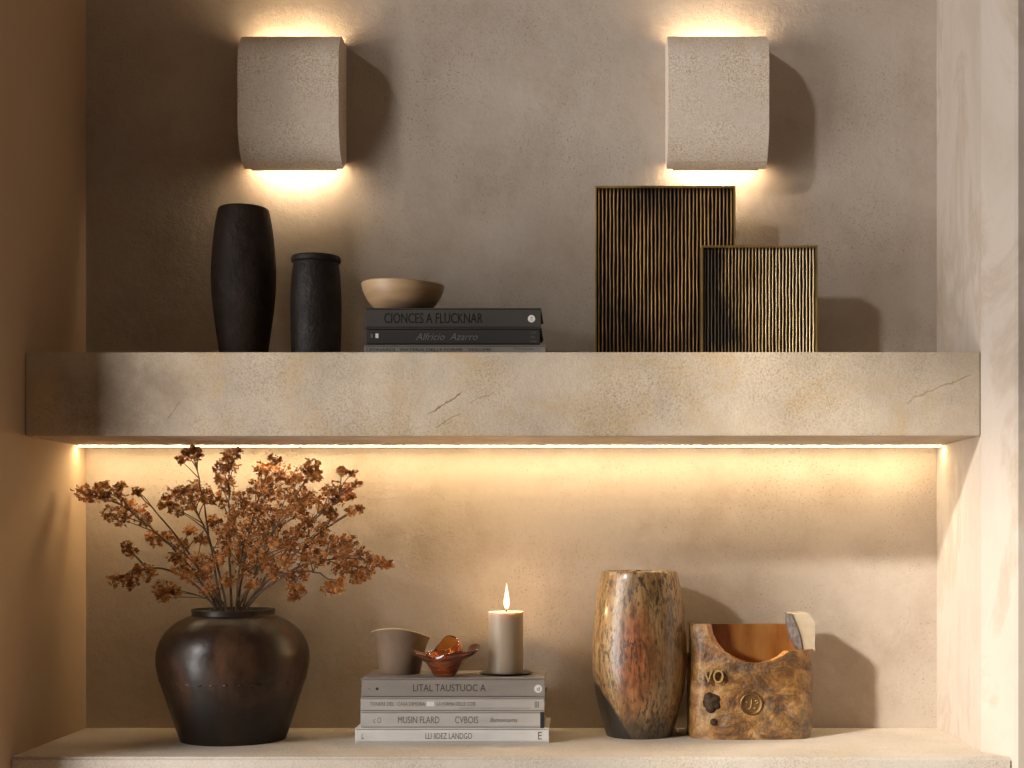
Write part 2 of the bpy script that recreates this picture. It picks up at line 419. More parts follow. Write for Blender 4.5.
# unseen side wall of the room; window opening shaped to place the sun
WX = -1.6
y0w, y1w, z0w, z1w = -2.75, -.56, -1.0, 2.75
bm = bmesh.new()
add_box(bm, WX-.1, WX, -4.2, y0w, ZB, 3.3); add_box(bm, WX-.1, WX, y1w, -.418, ZB, 3.3)
add_box(bm, WX-.1, WX, y0w, y1w, ZB, z0w); add_box(bm, WX-.1, WX, y0w, y1w, z1w, 3.3)
struct('wall_window', bm, M_side)
bm = bmesh.new()
for yy in (y0w, y1w-.04): add_box(bm, WX-.08, WX-.04, yy, yy+.04, z0w, z1w)
for zz in (z0w, z1w-.04): add_box(bm, WX-.08, WX-.04, y0w, y1w, zz, zz+.035)
win = struct('window_1', bm, M_frame_w)
bm = bmesh.new()                                   # unseen sheer sheet added over the upper window to weaken the sun
add_box(bm, WX-.025, WX-.023, y0w, y1w, 1.66, z1w); obj('upper_sun_filter', bm, M_upper_filter, win)
for q, ya in enumerate((-1.86, -1.60)):            # two unseen sheer layers added to dim the sun on the left half
    bm = bmesh.new(); n = 60; vs = []
    for i in range(n+1):
        yy = ya+(y1w-ya)*i/n; xx = WX+.012+.012*q+.005*math.sin(i*1.1+q)
        vs.append((bm.verts.new((xx, yy, z0w-.1)), bm.verts.new((xx, yy, 1.655))))
    for a, b in zip(vs, vs[1:]): bm.faces.new((a[0], b[0], b[1], a[1]))
    obj('side_sun_filter', bm, M_sheer, win, True)

# ------------------------------------------------------------------ stone shelf, ledge, light strip
SH_T, SH_B, SH_D = .2759, .1513, .264
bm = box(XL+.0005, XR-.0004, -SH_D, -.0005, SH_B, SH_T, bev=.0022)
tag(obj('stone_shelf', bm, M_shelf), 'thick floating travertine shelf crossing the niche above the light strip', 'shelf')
bm = bmesh.new(); add_prism(bm, [(XL+.0005, -.0005), (XL+.0005, -.32), (XRF-.0055, -.32), (XR-.0005, -.2665), (XR-.0005, -.0005)], LEDGE-.07, LEDGE)
bmesh.ops.bevel(bm, geom=[e for e in bm.edges if all(abs(v.co.y+.32) < 1e-4 for v in e.verts)], offset=.004, segments=2, affect='EDGES')
tag(obj('stone_ledge', bm, M_ledge), 'pale stone ledge along the bottom of the niche, under urn and lower books', 'ledge')
lt = thing('light_strip', 'thin glowing warm light strip under the back edge of the stone shelf', 'light', ((XL+XR)/2, -.047, SH_B))
hw = (XR-XL)/2-.005
bm = bmesh.new(); add_box(bm, -hw, hw, -.005, .005, -.0006, 0); obj('profile', bm, M_alu, lt)
bm = bmesh.new()
for i in range(40): add_box(bm, -hw+2*hw*i/40, -hw+2*hw*(i+1)/40, -.0045, .0045, -.0018, -.0006)
bmesh.ops.remove_doubles(bm, verts=bm.verts[:], dist=1e-5)
obj('diffuser', bm, M_led, lt)

# ------------------------------------------------------------------ wall sconces
def make_sconce():
    root = thing('wall_sconce', '', 'wall lamp')
    # side profile: y = distance from wall (negative towards the room), z = height
    W, H, dp, th = .1625, .212, .082, .011
    prof = [(0.0, -H/2), (-.036, -H/2), (-.055, -H/2+.008), (-.068, -H/2+.022), (-.077, -H/2+.040), (-.0808, -H/2+.053), (-dp, -H/2+.068), (-dp, H/2-.052), (-.0805, H/2-.037),
            (-.076, H/2-.024), (-.064, H/2-.008), (-.052, H/2), (0.0, H/2)]
    face = prof[1:-1]
    bm = bmesh.new()
    # curved front shell with thickness, then the two cheeks
    inner = [(min(y+th, -.024), z) for y, z in face]
    add_prism(bm, face+inner[::-1], -W/2+th, W/2-th, 'X')
    cheek = [(0.0, -H/2+.022)]+face+[(0.0, H/2)]
    add_prism(bm, cheek, -W/2, -W/2+th, 'X'); add_prism(bm, cheek, W/2-th, W/2, 'X')
    o = obj('lamp_shade', bm, M_sconce, root, 20)
    obj('mounting_plate', box(-.045, .045, -.006, 0, -.06, .06, bev=.001), M_alu, root)
    for sg in (1, -1):                              # one tube throws light up, the other down
        bm2 = lathe(smooth_profile([(0, -.056), (.006, -.054), (.0075, -.050, 1), (.0075, .050, 1), (.006, .054), (0, .056)], 3), 16)
        bm2.transform(Matrix.Rotation(PI/2, 4, 'Y'))
        obj('light_tube', bm2, M_bulb, root, True, (0, -.026, .080*sg))
        za, zb_ = sorted((.072*sg, .062*sg))
        obj('lamp_holder', box(-.030, .030, -.030, -.006, za, zb_, bev=.001), M_alu, root)
    return root
def copy_tree(o, parent=None):
    c = o.copy(); COL.objects.link(c); c.parent = parent
    for ch in list(o.children): copy_tree(ch, c)
    return c
sc = make_sconce(); sc['group'] = 'stone wall sconces'
zc = (538-102.5)/(600*1.02)
sc.location = (-.4700, -.0004, zc); sc['label'] = 'curved stone wall sconce above the two dark clay vases'
s2 = copy_tree(sc); s2.location = (.2233, -.0004, zc); s2['label'] = 'curved stone wall sconce above the ribbed brass panels'

# ------------------------------------------------------------------ books
def make_book(name_label, x0, x1, ztop, zbot, yf, yb, mat, group, cover=.0028, dark_end=None, open_side=None):
    h = ztop-zbot; cx = (x0+x1)/2; w_ = x1-x0; dp = yf-yb
    r = thing('book', name_label, 'book', (cx, -yf, zbot), group)
    bm = bmesh.new()
    add_box(bm, -w_/2, w_/2, 0, dp, 0, cover, bev=.0005); add_box(bm, -w_/2, w_/2, 0, dp, h-cover, h, bev=.0005)
    add_box(bm, -w_/2, w_/2, 0, .003, .0003, h-.0003, bev=.001)
    obj('cover', bm, mat, r)
    obj('page_block', box(-w_/2+.004, w_/2-.004, .003, dp-.004, cover, h-cover), M_pages, r)
    return r, w_, h
def bar(name, x, z, wd, ht, mat, par, y=0):
    return obj(name, box(x-wd/2, x+wd/2, y-.0003, y+.0002, z-ht/2, z+ht/2), mat, par)
def disc(name, x, z, rad, mat, par, ring=None):
    bm = bmesh.new()
    bmesh.ops.create_cone(bm, cap_ends=True, segments=32, radius1=rad, radius2=rad, depth=.0005, matrix=Matrix.Translation((x, -.0002, z)) @ Matrix.Rotation(PI/2, 4, 'X'))
    return obj(name, bm, mat, par)

def X(px, d): return (px-580)/K(d)
def Z(py, d): return (538-py)/K(d)
# upper stack, front at depth ub
ub = .20
zs = [Z(308, ub), Z(328.3, ub), Z(345, ub), SH_T]
M_b1 = cloth('charcoal_cloth', (.044, .036, .030)); M_b2 = cloth('black_cloth', (.022, .019, .017)); M_b3 = cloth('grey_jacket', (.22, .20, .18))
g = 'books lying on the travertine shelf'
b, w_, h = make_book('dark charcoal book on top of the shelf stack, under the wooden bowl', X(365, ub), X(541, ub), zs[0], zs[1], ub, .055, M_b1, g)
text_part('spine_title', 'CIONCES A FLUCKNAR', -.030, h*.5, 0, .150, h*.50, M_emb, b, spacing=1.0)
e = disc('emblem', w_/2-.0145, h*.47, .0056, M_white, b); text_part('emblem_mark', 'Z', w_/2-.0145, h*.47, -.0005, .004, .005, M_ink2, e)
b, w_, h = make_book('near-black book in the middle of the shelf stack', X(366.5, ub), X(540, ub), zs[1], zs[2], ub, .058, M_b2, g)
text_part('spine_title', 'Alfricio  Azarro', -.010, h*.5, 0, .095, h*.42, M_ink2, b, shear=.35)
bar('white_patch', -w_/2+.016, h*.55, .0045, .007, M_white, b); bar('side_patch', -w_/2+.008, h*.55, .003, .006, M_ink2, b)
text_part('small_print', 'Lo mrt\nedizio\nrovetta', w_/2-.010, h*.5, 0, .009, h*.7, M_ink2, b)
b, w_, h = make_book('pale grey book at the bottom of the shelf stack, under two dark books', X(364, ub), X(546, ub), zs[2], zs[3], ub, .05, M_b3, g)
text_part('spine_title', 'LEONARDI   MATERIA DELLE FORME   VOLUME', -.04, h*.62, 0, .19, h*.24, M_ink, b)
text_part('small_print', 'Venezia, I.', w_/2-.030, h*.70, 0, .040, h*.22, M_ink2, b)
# lower stack
lb = .1765
g = 'books lying on the stone ledge'
zz = [Z(678, lb), Z(697.6, lb), Z(711.6, lb), Z(728.2, lb), LEDGE]
M_c1 = cloth('taupe_cloth', (.26, .225, .195)); M_c2 = cloth('stone_grey_paper', (.46, .42, .38)); M_c3 = cloth('light_grey_paper', (.52, .485, .45)); M_c4 = cloth('white_paper', (.76, .73, .69))
b, w_, h = make_book('taupe book on top of the ledge stack, under cup, glass bowl and candle', X(361.5, lb), X(545, lb), zz[0], zz[1], lb, .046, M_c1, g)
text_part('spine_title', 'LITAL TAUSTUOC A', -.006, h*.50, 0, .112, h*.36, M_ink3, b)
e = disc('emblem', w_/2-.0105, h*.45, .0062, M_white, b); text_part('emblem_mark', 'd', w_/2-.0105, h*.45, -.0005, .0045, .006, M_ink2, e)
disc('spine_dot', -w_/2+.024, h*.45, .0022, M_ink, b); disc('spine_dot', -w_/2+.012, h*.45, .0012, M_ink2, b)
b, w_, h = make_book('thin stone grey book second from the top of the ledge stack', X(360.5, lb), X(544.5, lb), zz[1], zz[2], lb, .052, M_c2, g)
text_part('spine_title', 'TONERE DEL · CASA DIMORA', -.085, h*.55, 0, .085, h*.26, M_ink2, b)
bar('white_patch', -.034, h*.55, .012, h*.34, M_white, b); text_part('small_print', 'LA FORMA DELLE COSE', .006, h*.55, 0, .060, h*.26, M_ink2, b)
bar('spine_rule', .065, h*.25, .11, .0006, M_ink2, b); text_part('edge_mark', 'III', w_/2-.012, h*.5, 0, .006, h*.45, M_ink2, b)
b, w_, h = make_book('light grey book with a dark spine end, third in the ledge stack', X(360.5, lb), X(544.2, lb), zz[2], zz[3], lb, .048, M_c3, g)
text_part('spine_title', 'MUSIN FLARD', -.052, h*.50, 0, .064, h*.42, M_ink2, b); text_part('spine_title', 'CVBOIS', .022, h*.50, 0, .036, h*.42, M_ink2, b)
text_part('small_print', 'Bamonnama', .079, h*.50, 0, .042, h*.26, M_ink2, b, shear=.3); text_part('edge_mark', 'c O', -w_/2+.026, h*.48, 0, .012, h*.35, M_ink2, b)
bar('dark_end_band', w_/2-.0032, h*.5, .0060, h*.97, M_ink, b)
b, w_, h = make_book('widest whitish book at the bottom of the ledge stack', X(355, lb), X(549, lb), zz[3], zz[4], lb, .044, M_c4, g)
text_part('spine_title', 'LLI IIDEZ LANDGO', -.005, h*.48, 0, .072, h*.40, M_ink2, b); text_part('edge_mark', 'E', w_/2-.014, h*.5, 0, .006, h*.5, M_ink2, b)
text_part('edge_mark', 'L', -w_/2+.012, h*.45, 0, .003, h*.35, M_ink2, b)
BOOK_TOP_U, BOOK_TOP_L = zs[0], zz[0]

# ------------------------------------------------------------------ upper shelf: vases, bowl, ribbed panels
def px_profile(rows, depth, zbase, f=1.0):
    """rows of (radius in px, y in px) as they show at that depth -> (r, height above zbase)"""
    return [((r/K(depth)), ((538-y)/K(depth)-zbase)*f) + tuple(rest) for r, y, *rest in rows]
d = .12; base_y = 538-SH_T*K(d)
f_ = .978
rows = [(0, base_y), (21, base_y, 1), (23, base_y-6), (27, 330), (30.5, 303), (32, 276), (31, 250), (28.5, 226), (26.3, 213), (25, 207, 1), (23.5, 205.3), (20, 206.5), (19.5, 214), (24, 250), (25, 290), (17, 345), (0, 348)]
c = P(243.5, base_y, d)
o = obj('clay_vase', lathe(smooth_profile(px_profile(rows, d, SH_T, f_), 5), 72, fn=lambda p, a: (p.x*(1+.008*math.sin(3*a)), p.y, p.z)), M_vase_dark, None, 60, (c.x, c.y, SH_T))
tag(o, 'tall dark brown clay vase, swollen in the middle, taller of two', 'vase')
d = .125; base_y = 538-SH_T*K(d)
rows = [(0, base_y), (23, base_y, 1), (24.2, base_y-4), (25, 330), (25.2, 300), (24.2, 275), (22.8, 263), (22.3, 260, 1), (24.3, 258.8), (24.8, 256.2), (24.3, 253.8), (22.5, 253), (20, 254), (19.5, 262), (21, 300), (19, 345), (0, 348)]
c = P(316, base_y, d)
root = thing('clay_jar', 'short black clay jar with a raised lip beside the tall vase', 'vase', (c.x, c.y, SH_T))
pr = px_profile(rows, d, SH_T, .966)
obj('body', lathe(smooth_profile(pr[:8], 5)+smooth_profile(pr[12:], 5), 72), M_jar_dark, root, 60)
obj('lip', lathe(smooth_profile(pr[7:13]+[pr[7]], 5), 72), M_jar_dark, root, True)
# wooden bowl on the upper books
d = .128; zb = BOOK_TOP_U+.0002; k = K(d)
zr = ((538-280.5)/k-zb)*.84
rows = [(0, 0), (.022, 0, 1), (.036, .0045), (.051, zr*.36), (.0605, zr*.70), (.0645, zr, 1), (.0628, zr+.0005), (.058, zr*.75), (.044, zr*.42), (.02, .008), (0, .007)]
c = P(403, 300, d)
o = obj('wooden_bowl', lathe(smooth_profile(rows, 5), 72, fn=lambda p, a: (p.x*(1+.012*math.cos(2*a)), p.y, p.z*(1+.022*math.sin(2*a+.6)+.018*math.cos(a+2.9)))), M_bowl, None, 50, (c.x, c.y, zb))
tag(o, 'shallow tan wooden bowl resting on the charcoal book', 'bowl')

def ribbed_panel(label, x0, x1, ytop, yf, th, n, m_rib, flush):
    zt = (538-ytop)/K(yf)-SH_T; a, b_ = X(x0, yf), X(x1, yf); W = b_-a
    r = thing('ribbed_panel', label, 'decorative panel', ((a+b_)/2, -yf, SH_T+.0002), 'ribbed brass panels on the travertine shelf')
    rim = .0035
    obj('backing_board', box(-W/2+.0004, W/2-.0004, .006, th, 0, zt-.0006, bev=.0006), M_groove, r)
    bm = bmesh.new(); pitch = (W-2*rim)/n; rows_ = 26
    for i in range(n):
        cx = -W/2+rim+pitch*(i+.5); amp = pitch*.07; ph = random.random()*6; ph2 = random.random()*6
        wv = random.uniform(.70, .86); dep = random.uniform(.85, 1.1)
        cols = []
        for j in range(rows_+1):
            z = .001+(zt-rim-.001)*j/rows_
            off = amp*(math.sin(j*.55+ph)*.6+math.sin(j*1.3+ph2)*.4)
            prof = [(-.5*wv, .0055), (-.42*wv, .0030), (-.23*wv, .0009), (0, .0004), (.23*wv, .0009), (.42*wv, .0030), (.5*wv, .0055)]
            cols.append([bm.verts.new((cx+off+u*pitch, .006-(.006-v)*dep, z)) for u, v in prof])
        for A, B in zip(cols, cols[1:]):
            for q in range(6):
                f = bm.faces.new((A[q], A[q+1], B[q+1], B[q])); f.material_index = 0 if q in (2, 3) else 1
        bm.faces.new(cols[-1])
    obj('ribbed_front', bm, [m_rib, M_groove], r, True)
    bm = bmesh.new()
    add_box(bm, -W/2, W/2, -.001, th, zt-rim, zt, bev=.0006)
    add_box(bm, -W/2, -W/2+rim*.8, -.001, th, 0, zt-rim, bev=.0006); add_box(bm, W/2-rim*.8, W/2, -.001, th, 0, zt-rim, bev=.0006)
    obj('frame', bm, M_rim, r)
    return r
ribbed_panel('larger upright ribbed dark brass panel standing at the back', 595, 735.5, 186, .075, .030, 36, M_rib, 0)
ribbed_panel('smaller ribbed brass panel standing in front of the larger one', 701.5, 817.5, 245.5, .116, .030, 33, M_rib2, 0)

# ------------------------------------------------------------------ lower ledge: urn
d = .132; k = K(d)
UB = LEDGE
def ur(r, y, *s): return (r/k, (538-y)/k-UB) + s
by = 538-UB*k
rows = [(0, 0), (51/k, 0, 1), (52/k, .003), ur(57, 722), ur(65, 697), ur(72, 675), ur(74.6, 659), ur(72.5, 645), ur(66, 632), ur(55.5, 622.5), ur(45.5, 617), ur(40.5, 615), ur(40.5, 611.5), ur(41, 609.5, 1), ur(39, 608.6), ur(36.5, 610), ur(35.5, 616), ur(50, 626), ur(68, 650), ur(66, 680), ur(48, 725), (0, .012)]
c = P(233.3, by, d)
root = thing('stoneware_urn', 'big round dark glazed urn holding dried flowers on the ledge', 'vase', (c.x, c.y, UB))
sp = smooth_profile(rows, 6)
cut = 13*6+2
bm = add_lathe(bmesh.new(), sp[:cut+1], 96, fn=lambda p, a: (p.x*(1+.006*math.sin(2*a+1)), p.y, p.z))
add_lathe(bm, sp[cut:], 96, fn=lambda p, a: (p.x*(1+.006*math.sin(2*a+1)), p.y, p.z), mat=1)
bmesh.ops.remove_doubles(bm, verts=bm.verts[:], dist=1e-5)
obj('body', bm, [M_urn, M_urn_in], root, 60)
# narrow line of pressed dashes round the belly
zr = (538-678.5)/k-UB; rr = 71.0/k
dash = [max(0, math.sin(i*2*PI*34/360))*random.uniform(.2, 1.0) for i in range(361)]
def dashes(p, a):
    q = dash[int(a/(2*PI)*360+.5)]; f = 1+(q*.026 if p.z > zr-.0015 and p.z < zr+.0015 and math.hypot(p.x, p.y) > rr-.001 else 0)
    return (p.x*f, p.y*f, p.z)
bm = lathe([(rr-.003, zr-.004), (rr-.0020, zr-.003), (rr-.0006, zr-.001), (rr-.0006, zr+.001), (rr-.0020, zr+.003), (rr-.003, zr+.004), (rr-.003, zr-.004)], 360, fn=dashes)
obj('pressed_band', bm, M_urn, root, True)
URN = Vector((c.x, c.y, UB)); URN_MOUTH = (538-609)/k

# dried flower branches
def bez(p0, p1, p2, n):
    return [p0*(1-t)**2+p1*2*t*(1-t)+p2*t*t for t in (i/n for i in range(n+1))]
def floret(bm, c, size):
    q = Matrix.Rotation(random.uniform(0, 2*PI), 3, 'Z') @ Matrix.Rotation(random.uniform(0, PI), 3, 'X') @ Matrix.Rotation(random.uniform(0, 2*PI), 3, 'Z')
    for i in range(4):
        a = i*PI/2+random.uniform(-.25, .25); L = size*random.uniform(.8, 1.2); wd = L*.48; lift = random.uniform(.1, .9)*L
        ca, sa = math.cos(a), math.sin(a)
        def pt(u, v, z): return bm.verts.new(c+q @ Vector((ca*u-sa*v, sa*u+ca*v, z)))
        b0 = pt(0, 0, 0); l = pt(L*.55, wd, lift*.5); r = pt(L*.55, -wd, lift*.45); mcen = pt(L*.6, 0, lift*.28); tip = pt(L, random.uniform(-.2, .2)*wd, lift)
        bm.faces.new((b0, r, mcen)); bm.faces.new((b0, mcen, l)); bm.faces.new((mcen, r, tip)); bm.faces.new((mcen, tip, l))
BR = [
 # label, base px, control px, tip px, tip depth, clusters (px, py, radius px)
 ('dried flower branch reaching furthest towards the side wall, high up', (216, 612), (178, 540), (113, 500), .11,
  [(83,492,8),(96,489,6),(88,497,7),(103,497,6),(116,494,9),(120,486,5),(126,506,9),(137,512,10),(110,513,8),(122,520,7),(146,520,6),(106,485,4)]),
 ('thin dried twig with one single bud, between the two side clusters', (221, 612), (186, 540), (139, 494), .16, [(138,492,5)]),
 ('low dried flower branch drooping towards the side wall', (214, 612), (172, 548), (118, 580), .15,
  [(116,579,7),(130,583,8),(131,552,6),(127,547,5),(147,573,9),(163,588,9),(164,598,6),(136,570,5),(172,592,7)]),
 ('dried flower branch with a dense curved head left of the tallest twig', (226, 612), (216, 540), (188, 496), .13,
  [(167,504,8),(174,496,9),(183,491,8),(193,488,8),(203,493,9),(177,511,7),(190,503,7),(207,500,6)]),
 ('tall thin dried twig whose tip nearly touches the shelf over the urn', (222, 612), (206, 520), (196, 462), .12,
  [(186,455,6),(180,460,4),(192,451,6),(198,456,4),(196,449,4)]),
 ('upright dried flower branch straight above the urn mouth', (231, 612), (228, 530), (229, 462), .15,
  [(228,456,7),(236,452,6),(222,468,8),(232,466,7),(228,484,9),(221,500,8),(240,500,10),(236,515,9),(219,478,5),(232,530,9)]),
 ('full dried flower branch just right of the upright one', (238, 612), (246, 530), (268, 470), .10,
  [(262,469,7),(274,460,6),(270,476,10),(283,474,12),(256,488,10),(270,492,11),(248,508,10),(258,520,10),(292,480,7)]),
 ('dried flower branch topped by a separate round tuft', (243, 612), (266, 530), (311, 474), .17,
  [(310,466,8),(315,474,8),(307,475,7),(299,478,5),(288,496,11),(304,497,10),(296,508,8),(281,513,10)]),
 ('airy dried flower branch with loose specks at the upper right', (246, 612), (290, 540), (346, 488), .12,
  [(342,472,5),(353,473,4),(357,484,4),(347,490,7),(331,490,9),(318,500,9),(338,499,7),(325,508,7),(350,497,4)]),
 ('dried flower branch ending in two small buds below the airy one', (246, 612), (290, 548), (352, 512), .15,
  [(351,512,5),(358,508,4),(331,512,5),(333,518,4),(309,522,9),(299,532,9),(322,528,7)]),
 ('heavy dried flower branch reaching furthest towards the candle side', (248, 612), (300, 545), (378, 562), .13,
  [(345,555,10),(360,557,10),(374,561,9),(386,564,6),(350,566,10),(356,576,8),(366,574,7),(335,550,8),(348,541,8),(331,540,7),(340,568,7)]),
 ('dried flower branch with a hanging tuft under the heavy one', (248, 612), (300, 548), (336, 585), .18,
  [(336,586,8),(328,589,6),(341,582,6),(320,558,9),(310,549,10),(302,560,7)]),
 ('short dried flower branch drooping near the urn shoulder, candle side', (246, 612), (280, 552), (298, 588), .19,
  [(297,589,8),(295,598,6),(284,560,9),(304,574,6),(274,572,8),(290,576,6)]),
 ('short dense dried flower branch in the middle of the bunch, facing front', (236, 612), (238, 570), (246, 532), .20,
  [(240,542,10),(226,546,10),(255,550,9),(246,568,9),(262,534,10),(274,542,10),(252,584,7),(266,560,8),(287,540,9)]),
 ('short dried flower branch low over the urn shoulder, side wall side', (224, 612), (208, 575), (182, 568), .20,
  [(206,572,9),(215,560,9),(191,576,8),(180,570,8),(222,532,8),(229,580,8),(209,590,7),(176,556,8),(198,560,8)]),
 ('dried flower branch with small sparse tufts below the furthest one', (219, 612), (195, 550), (156, 538), .09,
  [(150,536,6),(158,541,7),(168,536,5),(181,545,7),(201,540,7),(213,522,7),(190,530,5)]),
 ('back dried flower branch filling the bunch close to the wall', (240, 612), (262, 560), (286, 520), .06,
  [(262,508,9),(245,528,9),(272,525,9),(290,548,8),(256,566,8),(238,556,9),(302,512,8),(316,540,8)]),
]
def Pb(px, py, dd): return P(px, py, dd)
for label, b0, c0, t0, td, cl in BR:
    bd = .132+random.uniform(-.022, .022)
    foot = P(b0[0]*.55+233*.45, 660, bd)
    p0 = P(b0[0], 606, bd); p1 = P(c0[0], c0[1], (bd*.5+td*.5)); p2 = P(t0[0], t0[1], td)
    r = thing('dried_flower_branch', label, 'dried flowers', tuple(foot), 'dried flower branches in the dark urn')
    path = [foot, foot.lerp(p0, .6)]+bez(p0, p1, p2, 14)
    path = [p+Vector((random.uniform(-1, 1), random.uniform(-1, 1), random.uniform(-1, 1)))*(.0012 if 1 < i < len(path)-1 else 0) for i, p in enumerate(path)]
    sb = bmesh.new(); add_tube(sb, [p-foot for p in path], .0022, .0009)
    for (cx, cy, cr) in cl:
        dd = min(max(td+random.uniform(-.045, .045), .035), .235)
        cc = P(cx, cy, dd)
        # twig from the stem, joining below the head
        j = min(range(4, len(path)), key=lambda i: (path[i]-cc).length+max(0, path[i].z-cc.z+.015)*1.5)
        j = max(3, j-1)
        mid = path[j].lerp(cc, .55)+Vector((random.uniform(-.006, .006), random.uniform(-.006, .006), .004))
        add_tube(sb, [q-foot for q in bez(path[j], mid, cc, 6)], .0010, .0005, 5)
        R = cr/K(dd); fb = bmesh.new(); nf = int(8+cr*4.6); R *= 1.2
        for _ in range(nf):
            v = Vector((random.gauss(0, 1), random.gauss(0, 1), random.gauss(0, 1))).normalized()*R*random.random()**.38
            p = cc+Vector((v.x*1.05, v.y, v.z*.9))
            p.y = min(p.y, -.012); p.z = min(p.z, SH_B-.008)
            floret(fb, p-foot, random.uniform(.0024, .0050))
            if random.random() < .35: add_tube(fb, [cc-foot, p-foot], .0004, .0004, 3)
        obj('flower_cluster', fb, M_petal, r)
    obj('stem', sb, M_stem, r, True)

# ------------------------------------------------------------------ things on the lower books
zb = BOOK_TOP_L+.0002
d = .100; k = K(d)
hh = (538-632)/k-zb
rows = [(0, 0), (.0300, 0, 1), (.0315, .002), (.0368, hh*.42), (.0415, hh*.74), (.0470, hh, 1), (.0452, hh+.0008, 1), (.0385, hh*.72), (.034, hh*.4), (.028, .006), (0, .006)]
def cupfn(p, a):
    u = max(0, p.z/hh); return (p.x, p.y, p.z+u*u*(.0070*math.sin(a)**2-.0035*math.cos(a)-.0055*math.sin(a)-.0055))
c = P(400.5, 670, d)
bm = lathe(smooth_profile(rows, 5), 72, fn=cupfn)
for f in bm.faces:
    pass
root = thing('clay_cup', 'flared taupe clay cup with a slanted rim on the book stack', 'cup', (c.x, c.y, zb))
obj('body', bm, M_cup, root, 50)
bm = lathe([(.0467, hh-.0004), (.0474, hh+.0006), (.0464, hh+.0016), (.0452, hh+.0012), (.0456, hh-.0002), (.0467, hh-.0004)], 72, fn=cupfn)
obj('pale_rim_ring', bm, M_cup_rim, root, True)  # thin ring in a paler colour along the cup's edge

# amber glass bowl: ruffled outer bowl with a smaller tilted shell inside
d = .146; k = K(d); c = P(444.5, 670, d)
root = thing('glass_bowl', 'small amber glass bowl with curling petal rim beside the candle', 'bowl', (c.x, c.y, zb))
H2 = .034
def outer(p, a):
    u = max(0, p.z/H2); ru = u*u
    f = 1+ru*(.10*math.cos(2*a)+.07*math.cos(5*a+.7)+.06*math.cos(3*a+2))
    lift = ru*(.011*max(0, math.cos(a))**2+.004*max(0, -math.cos(a))**3+.0028*math.sin(4*a+.5))
    return (p.x*f+ru*.002, p.y*f, p.z+lift)
prof = [(0, 0), (.015, 0, 1), (.0185, .003), (.023, .011), (.030, .0205), (.043, .0285), (.0465, .034), (.0452, .0352), (.041, .0305), (.028, .0228), (.0205, .012), (.014, .006), (0, .0055)]
obj('petal_bowl', lathe(smooth_profile(prof, 4), 72, fn=outer), M_glass, root, True)
tilt = Matrix.Translation((.0135, -.006, .017)) @ Matrix.Rotation(math.radians(-30), 4, 'Y') @ Matrix.Rotation(math.radians(14), 4, 'X')
def inner(p, a):
    u = p.z/.027; f = 1+u*u*.06*math.cos(3*a+1)
    return tilt @ Vector((p.x*f, p.y*f*.9, p.z+u*u*.003*math.sin(2*a)))
prof = [(0, 0), (.010, .001), (.0205, .007), (.0275, .017), (.0285, .028), (.0265, .036), (.0250, .0355), (.0265, .027), (.0255, .018), (.0190, .0095), (.009, .0045), (0, .0035)]
obj('curled_shell', lathe(smooth_profile(prof, 4), 60, fn=inner), M_glass2, root, True)

# candle on its plate
d = .112; k = K(d); c = P(506, 670, d)
o = obj('candle_plate', lathe(smooth_profile([(0, 0), (.024, 0, 1), (.034, .0006), (.0415, .0024, 1), (.0412, .0032), (.034, .0022, 1), (0, .0020)], 3), 64), M_plate, None, 40, (c.x, c.y, zb))
tag(o, 'thin round black plate under the candle', 'plate')
zp = zb+.0022
ch = (538-611.5)/k-zp; cr = 17.3/k
root = thing('pillar_candle', 'lit beige pillar candle standing on the black plate', 'candle', (c.x, c.y, zp))
obj('wax', lathe(smooth_profile([(0, 0), (cr*.97, 0, 1), (cr, .002), (cr, ch*.5), (cr, ch-.004), (cr*.985, ch-.001), (cr*.93, ch, 1), (cr*.75, ch-.004), (cr*.3, ch-.006), (0, ch-.006)], 4), 64), M_wax, root, 50)
bm = bmesh.new(); add_tube(bm, [Vector((0, 0, ch-.007)), Vector((.0005, 0, ch+.002)), Vector((.0015, 0, ch+.006))], .0011, .0009, 8); obj('wick', bm, M_wick, root, True)
fl = [(0, 0), (.0026, .002), (.0046, .008), (.0044, .015), (.0027, .025), (.0011, .034), (0, .042)]
obj('flame', lathe(smooth_profile(fl, 4), 24), M_flame, root, True, (.001, 0, ch+.0035))
fd = bpy.data.lights.new('candle_light', 'POINT'); fo = bpy.data.objects.new('candle_light', fd); COL.objects.link(fo)
fd.energy = .75; fd.color = (1.0, .62, .26); fd.shadow_soft_size = .004; fo.parent = root; fo.location = (.001, 0, ch+.016)

# ------------------------------------------------------------------ speckled vase
d = .086; k = K(d)
def sr(r, y, *s): return (r/k, (538-y)/k-LEDGE) + s
rows = [(0, 0), (30.5/k, 0, 1), sr(32.5, 735), sr(38.5, 715), sr(44.5, 690), sr(47.5, 662), sr(46.8, 635), sr(43.5, 602), sr(40.2, 582), sr(38.2, 573.5), sr(37, 571.2, 1), sr(35.5, 570.6, 1), sr(34, 574), sr(39, 602), sr(43, 650), sr(30, 725), (0, .01)]
c = P(639.3, 700, d)
o = obj('glazed_vase', lathe(smooth_profile(rows, 6), 96), M_wvase, None, 60, (c.x, c.y, LEDGE))
tag(o, 'tall barrel shaped vase in speckled tan and rust glaze on the ledge', 'vase')

